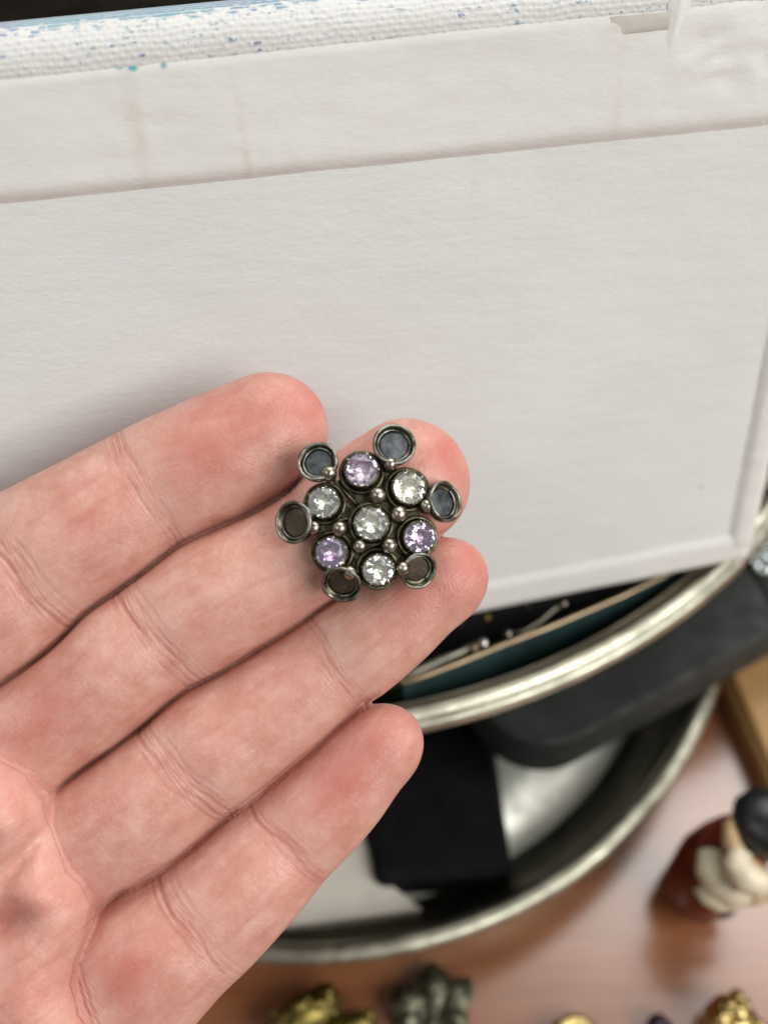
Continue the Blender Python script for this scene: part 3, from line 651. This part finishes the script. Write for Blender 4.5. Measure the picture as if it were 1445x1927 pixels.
#            px   py   r  tilt  lift
CUPS = [(595, 869, 39, 20, .4), (741, 836, 41, 12, .5), (841, 944, 40, 38, .2), (549, 985, 41, 33, .2), (641, 1104, 39, 35, -.2), (789, 1077, 37, 30, -.2)]
for i, (px, py, r, t, dz) in enumerate(CUPS):
    x, y = loc(px, py); rad = r * KB
    hy = math.hypot(x, y); sh = 1.35 * math.sin(math.radians(t)); x -= x / hy * sh; y -= y / hy * sh; rad *= 0.97
    ti = Matrix.Rotation(math.radians(t), 4, Vector((-y, x, 0)).normalized()); Ms = Matrix.Translation((x, y, dz + 0.55)) @ ti
    cu = bm_obj('empty_cup', lathe([(0, 0), (rad - .25, 0), (rad - .02, .2), (rad, .8), (rad - .05, 1.02), (rad - .34, 1.02), (rad - .36, .6), (rad - .55, .42), (0, .42)], 56, M=Ms), MAT['oxide'], br)
    rim_ = tube([((rad - .12) * math.cos(a), (rad - .12) * math.sin(a), 1.06 + .09 * math.sin(3 * a + i) + .05 * math.sin(7 * a + 2 * i)) for a in np.linspace(0, 2 * math.pi, 48, endpoint=False)], 0.235, 8, True); rim_.transform(Ms)
    bm_obj('rim', rim_, MAT['oxide_wire'], cu)
    led = tube([((rad - .62) * math.cos(a), (rad - .62) * math.sin(a), .62) for a in np.linspace(0.5 + i, 5.2 + i, 36)], 0.17, 8); led.transform(Ms)
    bm_obj('inner_ledge', led, MAT['oxide_wire'], cu)
    fl = lathe([(0, .5), (rad * .3, .47), (rad * .6, .5), (rad - .72, .47), (rad - .75, .44)], 40)
    for v_ in fl.verts: v_.co.z += 0.07 * noise.noise(Vector((v_.co.x * 1.3 + i * 9, v_.co.y * 1.3, 0)))
    fl.transform(Ms); bm_obj('cup_floor', fl, MAT['cup_floor_brown' if i > 2 else 'cup_floor'], cu)
BEADS = [(618, 893, 14.2, 1.9), (733, 875, 13, 1.7), (709, 935, 15.5, 2.3), (749, 970, 15.5, 2.2), (803, 954, 13.5, 1.6), (638, 997, 14.5, 2.0), (590, 995, 13.2, 1.5), (676, 1030, 13.5, 1.9), (731, 1029, 15, 2.0), (658, 1079, 13.5, 1.4), (757, 1071, 13.5, 1.4)]
for i, (px, py, r, z) in enumerate(BEADS):
    r *= 1.04; z += 0.45; x, y = loc(px, py); b_m = sphere(r * KB, Matrix.Translation((x, y, z)), 3); bm_obj('bead', b_m, MAT['bead'], br)
    bm_obj('bead_collar', lathe([(r * KB * .6, 0.2), (r * KB * 1.02, 0.5), (r * KB * .95, z - .35), (r * KB * .7, z)], 20, M=Matrix.Translation((x, y, 0))), MAT['oxide'], br)
hx, hy_ = loc(660, 942); bp_ = bmesh.new(); rings_ = []
for ri in range(11):
    rings_.append([bp_.verts.new((6.7 * ri / 10 * math.cos(2 * math.pi * k / 48), 6.7 * ri / 10 * math.sin(2 * math.pi * k / 48) - 0.3, 0.02)) for k in range(48)])
for A, B in zip(rings_[1:], rings_[2:]):
    for k in range(48):
        q_ = [A[k], A[(k + 1) % 48], B[(k + 1) % 48], B[k]]; cc = sum((v_.co for v_ in q_), Vector()) / 4
        if math.hypot(cc.x - hx, cc.y - hy_) > 0.75: bp_.faces.new(q_)
bmesh.ops.delete(bp_, geom=[v_ for v_ in bp_.verts if not v_.link_faces], context='VERTS')
bmesh.ops.solidify(bp_, geom=bp_.faces[:], thickness=0.25)
bm_obj('back_plate', bp_, MAT['oxide'], br, False)
fr = bmesh.new()
for px, py, r, t, dz in CUPS:
    x, y = loc(px, py); tube([(0, 0, 0.35), (x * .5, y * .5, 0.3), (x * .86, y * .86, 0.45)], 0.3, 8, bm=fr)
bm_obj('back_frame', fr, MAT['oxide'], br)
pin = tube([(-7.5, -3, -.35), (0, 0, -.45), (7.5, 3, -.35)], 0.22, 8); bm_obj('pin', pin, MAT['oxide_wire'], br)

# ------------------------------------------------------------------ things in the dish
# teal tin, front rim is a shallow curve
pts = [onz(x, y, 80.5) for x, y in ((760, 1288), (805, 1271), (870, 1246), (950, 1213), (1030, 1183), (1100, 1153), (1170, 1123), (1240, 1089), (1300, 1056))]
P_a, P_b = V(pts[0]), V(pts[-1]); inw = Vector((-(P_b - P_a).y, (P_b - P_a).x, 0)).normalized()
loop = [V(p) for p in pts] + [P_b + inw * 6 + (P_b - P_a).normalized() * 1.5, P_b + inw * 20, P_a + inw * 20, P_a + inw * 6 - (P_b - P_a).normalized() * 1.5]
tin = thing('jewellery_tin', 'dark teal tin with a thin tan rim inside the dish below the canvas', 'tin', (pts[4][0], pts[4][1], 59.6))
def wall(loop, z0, z1, th):
    bm = bmesh.new(); cen = sum(loop, Vector()) / len(loop); R_ = []
    for off, z in ((0, z0), (0, z1), (th, z1), (th, z0 + 1.2)):
        R_.append([bm.verts.new((*(p + (cen - p).normalized() * off).xy, z)) for p in loop])
    m = len(loop)
    for A, B in zip(R_, R_[1:]):
        for i in range(m): bm.faces.new([A[i], A[(i + 1) % m], B[(i + 1) % m], B[i]])
    bm.faces.new(R_[0][::-1]); bm.faces.new(R_[-1]); return bm
keep(bm_obj('tin_wall', wall(loop, 59.7, 80.2, 0.8), MAT['teal'], None, False), tin)
keep(bm_obj('rim', tube([(p.x, p.y, 80.7) for p in loop], 0.6, 10, True), MAT['tan']), tin)
cen_ = sum(loop, Vector()) / len(loop)
dark_bm = bmesh.new(); dark_bm.faces.new([dark_bm.verts.new((*(p + (cen_ - p).normalized() * 1.2).xy, 75.0)) for p in loop]); keep(bm_obj('dark_fill', dark_bm, MAT['case'], None, False), tin)  # black sheet added so the inside of the tin looks deep in shade
# silver bangles and beads in the tin
def ring_obj(name, c, r, minor, tilt, mat, label, cat, seg=64):
    o = bm_obj(name, tube([(r * math.cos(a), r * math.sin(a), 0) for a in np.linspace(0, 2 * math.pi, seg, endpoint=False)], minor, 10, True), mat)
    o.location = [float(x) * MM for x in c]; o.rotation_euler = tilt; tag(o, label, cat); return o
c1 = onz(955, 1195, 77); ring_obj('bangle', (c1[0] - 2, c1[1] + 6.0, 74.5), 7.5, 0.8, (0.35, 0.1, 0), MAT['silver'], 'small silver ring lying in the teal tin', 'ring')
wp = [onz(x, y, z) for x, y, z in ((955, 1193, 80), (985, 1189, 80.5), (1015, 1170, 81), (1040, 1148, 81.5), (1060, 1136, 81.5))]
hp = bm_obj('hair_pin', tube([V(p) for p in wp], [0.6, 0.4, .35, .4, 0.6], 10), MAT['pewter_dark']); tag(hp, 'curved silver pin with knob ends against the tan tin rim', 'pin')
e_ = bm_obj('knob', sphere(0.95, Matrix.Translation(V(wp[0])), 2), MAT['bead'], hp); e_ = bm_obj('knob', sphere(0.85, Matrix.Translation(V(wp[-1])), 2), MAT['bead'], hp)
for px, py, r, mk, lb in ((908, 1212, 1.5, 'silver', 'bright silver bead beside the tan tin rim'), (891, 1221, 1.1, 'tan', 'small copper toned bead next to the bright silver bead'), (915, 1162, 1.0, 'gold_dull', 'dull gold bead in shade under the canvas edge')):
    p = onz(px, py, 79.5); o = bm_obj('bead', lathe([(0, -r), (r * .6, -r * .8), (r, 0), (r * .6, r * .8), (r * .2, r), (0, r * .9)], 20), MAT[mk]); o.location = [c_ * MM for c_ in p]; tag(o, lb, 'bead')
bp = [onz(x, y, 79.5) for x, y in ((730, 1290), (780, 1266), (830, 1243), (870, 1226), (905, 1203))]
bw = bm_obj('bracelet', tube([V(p) for p in bp], [1.0, 1.2, 1.0, .8, .4], 10), MAT['pewter_dark']); tag(bw, 'curved silver bracelet end beside the ring finger', 'bracelet')

# ------------------------------------------------------------------ things in the tray
def slab(name, corners, z0, z1, bev, mat, seg=3):
    """corners: world xy points counter-clockwise"""
    bm = bmesh.new(); A = [bm.verts.new((x, y, z0)) for x, y in corners]; B = [bm.verts.new((x, y, z1)) for x, y in corners]; m = len(A)
    for i in range(m): bm.faces.new([A[i], A[(i + 1) % m], B[(i + 1) % m], B[i]])
    bm.faces.new(A[::-1]); bm.faces.new(B); bmesh.ops.recalc_face_normals(bm, faces=bm.faces)
    bmesh.ops.bevel(bm, geom=bm.edges[:], offset=bev, segments=seg, profile=0.5, affect='EDGES')
    return bm_obj(name, bm, mat, None, 'wn')
xy = lambda px, py, z: tuple(onz(px, py, z)[:2])
a0, a1 = np.array(xy(1020, 1425, 41)), np.array(xy(1445, 1195, 41)); dv = (a1 - a0) / np.linalg.norm(a1 - a0); pv = np.array([-dv[1], dv[0]])
q0 = a0 - dv * 2; q1 = a0 + dv * 118
wl = thing('leather_bag', 'flat black leather bag wedged between the dish and the tray rim', 'bag', (*(q0 + dv * 60), 25.0))
rc_ = 16.0; oc = q0 - dv * 3 + dv * rc_ + pv * rc_
corner = [oc + rc_ * (-dv * math.sin(k) - pv * math.cos(k)) for k in np.linspace(math.pi / 2, 0, 11)] + [q1, q1 + pv * 58, q0 + pv * 58 - dv * 3]
keep(slab('body', [tuple(p) for p in corner], 25.4, 41.0, 1.3, MAT['leather'], 3), wl)
s_a, s_b = a0 + dv * 72 + pv * 3.5, a0 + dv * 78 + pv * 26
keep(bm_obj('seam', tube([(*(s_a + (s_b - s_a) * k), 41.1) for k in np.linspace(0, 1, 8)], 1.0, 8), MAT['leather']), wl)
f0, f1 = np.array(xy(705, 1662, 14)), np.array(xy(968, 1650, 14)); d2_ = (f1 - f0) / np.linalg.norm(f1 - f0); p2 = np.array([-d2_[1], d2_[0]])
cs = thing('black_pouch', 'small flat black cloth pouch lying on the tray floor beside the little finger', 'pouch', (*(f0 + (f1 - f0) / 2), 3.3))
keep(slab('pouch_body', [tuple(f0), tuple(f1), tuple(f1 + p2 * 52 - d2_ * 1), tuple(f0 + p2 * 52 - d2_ * 4)], 3.4, 14.0, 2.6, MAT['case'], 5), cs)
keep(slab('flap', [tuple(f0 + d2_ * 1.2 + p2 * 1.5), tuple(f1 - d2_ * 1.2 + p2 * 1.5), tuple(f1 + p2 * 50 - d2_ * 3), tuple(f0 + p2 * 50 - d2_ * 2)], 13.4, 15.4, 0.9, MAT['case']), cs)
k0, k1 = np.array(xy(500, 1742, 11)), np.array(xy(790, 1706, 11)); d3 = (k1 - k0) / np.linalg.norm(k1 - k0); p3 = np.array([-d3[1], d3[0]])
cd = thing('ivory_box', 'flat ivory cardboard box on the tray floor next to the black pouch', 'box', (*k0, 3.3))
keep(slab('base', [tuple(k0), tuple(k1), tuple(k1 + p3 * 9 - d3 * 9), tuple(f0 + p2 * 20 - d2_ * 4.5), tuple(k0 + p3 * 30)], 3.4, 8.0, 0.4, MAT['card']), cd)
keep(slab('lid', [tuple(k0 - p3 * .6), tuple(k1 - p3 * .6 + d3 * .5), tuple(k1 + p3 * 9 - d3 * 9), tuple(f0 + p2 * 20 - d2_ * 4.2), tuple(k0 + p3 * 30)], 8.1, 11.0, 0.6, MAT['card']), cd)

# ------------------------------------------------------------------ things on the table
w0, w1 = np.array(xy(1378, 1300, 9)), np.array(xy(1449, 1468, 9)); dw = (w1 - w0) / np.linalg.norm(w1 - w0); pw = np.array([-dw[1], dw[0]])
wb_ = thing('wooden_block', 'honey coloured wooden box edge on the table beside the black bag', 'wooden box', (*w0, 0))
keep(slab('box_body', [tuple(w0 - dw * 45), tuple(w0 + dw * 75), tuple(w0 + dw * 75 + pw * 55), tuple(w0 - dw * 45 + pw * 55)], 0.3, 8, 1.0, MAT['oak']), wb_)
keep(slab('lid', [tuple(w0 - dw * 44 + pw * 1.4), tuple(w0 + dw * 74 + pw * 1.4), tuple(w0 + dw * 74 + pw * 54), tuple(w0 - dw * 44 + pw * 54)], 7.9, 10, 0.8, MAT['oak']), wb_)

# rhinestone clip on the leather bag
rc = thing('rhinestone_clip', 'icy rhinestone clip lying on the black bag at the canvas corner', 'clip', tuple(onz(1446, 1042, 41.3)))
for i, (px, py, r) in enumerate(((1438, 1022, 1.3), (1426, 1038, 1.1), (1430, 1065, 1.4), (1446, 1046, 1.2), (1456, 1026, 1.4), (1450, 1072, 1.3), (1466, 1050, 1.5), (1420, 1052, 0.8))):
    p = onz(px, py, 43.2); cpm = lathe([(0, -1.9), (r * 1.1, -1.8), (r * 1.15, -.3), (r * .9, -.2), (0, -.9)], 20, M=Matrix.Translation(V(p)))
    s_ = keep(bm_obj('setting', cpm, MAT['silver']), rc)
    g_ = gem_mesh(r); g_.transform(Matrix.Translation(V(p)) @ rot_rand(i, .2)); keep(bm_obj('stone', g_, MAT['gem_ice'], None, False), s_) if False else None
    o = bm_obj('stone', g_, MAT['gem_ice'], None, False); o.parent = s_

# figurine
A3 = V(onz(1305, 1668, 7)); B3 = V(onz(1428, 1548, 36)); axis = (B3 - A3)
fg = thing('figurine', 'glazed figurine in russet coat with cream scarf and black hair, standing on the table', 'figurine', tuple(A3.xy) + (0,))
q = axis.to_track_quat('Z', 'Y').to_matrix().to_4x4(); Lf = axis.length
Mf = Matrix.Translation(A3) @ q
def warp(bm, amt, sc_, seed):
    for v_ in bm.verts: v_.co += Vector((noise.noise(v_.co * sc_ + Vector((seed, 0, 0))), noise.noise(v_.co * sc_ + Vector((0, seed, 3))), 0.6 * noise.noise(v_.co * sc_ + Vector((5, 1, seed))))) * amt
    return bm
keep(bm_obj('coat', warp(lathe([(0, -5.5), (5, -5.2), (8.0, -2), (8.8, 4), (8.4, Lf * .35), (7.8, Lf * .55), (6.8, Lf * .7), (4.4, Lf * .8), (0, Lf * .82)], 40, M=Mf), 1.2, 0.13, 4), MAT['coat']), fg)
keep(bm_obj('head', warp(sphere(5.6, Mf @ Matrix.Translation((0, 0, Lf * .90)), 3), 0.5, 0.2, 7), MAT['fskin']), fg)
keep(bm_obj('hair', warp(sphere(8.2, Matrix.Translation(B3 + Vector((0.9, -1.2, 2.6))) @ q @ Matrix.Diagonal((1.0, 1.0, 0.85, 1)), 3), 0.9, 0.25, 2), MAT['hair']), fg)
def arm(name, pts, rad, mat):
    return keep(bm_obj(name, warp(tube([V(onz(*p)) for p in pts], rad, 14), 0.4, 0.3, 3), mat), fg)
arm('scarf', ((1395, 1598, 40), (1385, 1625, 39), (1400, 1650, 37), (1425, 1662, 36), (1452, 1662, 35)), [2.0, 3.0, 3.4, 3.0, 2.2], MAT['cream'])
arm('sleeve', ((1335, 1605, 30), (1338, 1635, 30), (1355, 1664, 29), (1382, 1684, 28), (1405, 1690, 27)), [2.6, 3.6, 3.6, 3.0, 2.0], MAT['cream'])
arm('apron', ((1312, 1668, 20), (1330, 1683, 19), (1355, 1697, 18), (1385, 1702, 17)), [1.4, 2.3, 2.4, 1.6], MAT['cream'])
arm('collar', ((1372, 1545, 40), (1375, 1585, 39), (1395, 1618, 38), (1430, 1640, 37)), [1.4, 2.0, 2.0, 1.4], MAT['fskin'])
arm('belt', ((1375, 1668, 34), (1400, 1672, 35), (1430, 1664, 36), (1455, 1648, 36)), [0.7, 1.0, 1.0, .8], MAT['hair'])
keep(bm_obj('shoe', sphere(2.8, Matrix.Translation(V(onz(1352, 1708, 8))) @ Matrix.Diagonal((1.5, 1, .8, 1)), 2), MAT['hair']), fg)
arm('hand', ((1400, 1694, 24), (1425, 1688, 24), (1445, 1680, 24)), [1.4, 1.9, 1.6], MAT['fskin'])

# gold and pewter trinkets along the near edge of the table
def nugget(name, ctr, n_, r, spread, mat, seed, label, cat):
    t = thing(name, label, cat, (ctr[0], ctr[1], 0)); rnd = random.Random(seed)
    bm = bmesh.new()
    keep(bm_obj('body', warp(sphere(1, Matrix.Translation((ctr[0], ctr[1], spread[2] * .6)) @ Matrix.Rotation(spread[3], 4, 'Z') @ Matrix.Diagonal((spread[0], spread[1], spread[2] * .62, 1)), 3), 0.8, 0.35, seed), mat), t)
    for i in range(n_):
        a = rnd.uniform(0, 6.28); e = rnd.uniform(0.15, 1.0); ca, sa = math.cos(a) * math.cos(e * 1.45), math.sin(a) * math.cos(e * 1.45)
        x, y, z = spread[0] * ca, spread[1] * sa, spread[2] * .6 + spread[2] * .62 * math.sin(e * 1.45)
        cr_, sr_ = math.cos(spread[3]), math.sin(spread[3])
        keep(bm_obj('granule', sphere(r * rnd.uniform(.7, 1.25), Matrix.Translation((ctr[0] + x * cr_ - y * sr_, ctr[1] + x * sr_ + y * cr_, z)), 2), mat), t)
    return t
g1 = onz(572, 1912, 6); nugget('gold_earring', g1, 16, 1.3, (9.5, 4.8, 9, 0.55), MAT['gold_dull'], 5, 'dull gold nugget earring on the table below the little finger', 'earring')
g2 = onz(668, 1940, 4); nugget('gold_earring', g2, 10, 1.2, (5.5, 4.0, 7, 0.2), MAT['gold_dull'], 9, 'smaller dull gold earring between the nugget earring and the leaf brooch', 'earring')
g3 = onz(1372, 1925, 5); nugget('gold_charm', g3, 12, 1.9, (6.0, 5.6, 9, 0.3), MAT['gold'], 12, 'shiny gold beaded charm on the table below the figurine', 'charm')
c4 = onz(1082, 1972, 2); ring_obj('gold_ring', (c4[0], c4[1], 2.2), 5.2, 1.6, (0.25, 0.1, 0), MAT['gold'], 'polished gold ring lying on the table', 'ring')
c5 = onz(1240, 1935, 3)
pb = bm_obj('plum_bead', lathe([(0, -2.8), (2, -2.4), (3.2, 0), (2, 2.4), (.6, 2.8), (.5, 2.2), (0, 2.2)], 24), MAT['plum']); pb.location = (c5[0] * MM, c5[1] * MM, 2.9 * MM); pb.rotation_euler = (1.2, 0.3, 0); tag(pb, 'dark plum glass bead on the table beside the gold charm', 'bead')
lf = thing('leaf_brooch', 'dark greenish pewter leaf brooch on the table in front of the tray', 'brooch', (*onz(810, 1900, 3)[:2], 0))
def leaf(base, tipp, w, h, seed):
    b_, t_ = Vector(base), Vector(tipp); ax_ = t_ - b_; sd = ax_.cross(Vector((0, 0, 1))).normalized(); bm = bmesh.new(); rows = []
    for i in range(13):
        k = i / 12; ww = w * math.sin(math.pi * (k * .92 + .04)) ** .8; c_ = b_ + ax_ * k + Vector((0, 0, h * math.sin(math.pi * k)))
        rows.append([bm.verts.new(c_ + sd * ww * f + Vector((0, 0, -abs(f) * w * .5 + .5 * noise.noise(Vector((i * .8, f * 2, seed)))))) for f in (-1, -.5, 0, .5, 1)])
    for A, B in zip(rows, rows[1:]):
        for j in range(4): bm.faces.new([A[j], A[j + 1], B[j + 1], B[j]])
    r_ = bmesh.ops.solidify(bm, geom=bm.faces[:], thickness=0.7); return bm
for i, (bx, by, tx, ty, w_) in enumerate(((815, 1930, 815, 1808, 5.0), (790, 1935, 748, 1850, 4.2), (825, 1925, 885, 1838, 3.6), (800, 1945, 742, 1905, 3.6), (838, 1940, 872, 1895, 3.2))):
    keep(bm_obj('leaf', leaf(onz(bx, by, 4), onz(tx, ty, 5), w_, 3.0, i * 3.3), MAT['patina']), lf)
keep(bm_obj('stem', tube([V(onz(812, 1915, 3)), V(onz(818, 1960, 2.5)), V(onz(815, 2010, 2))], [1.6, 1.3, 1.0], 10), MAT['patina']), lf)
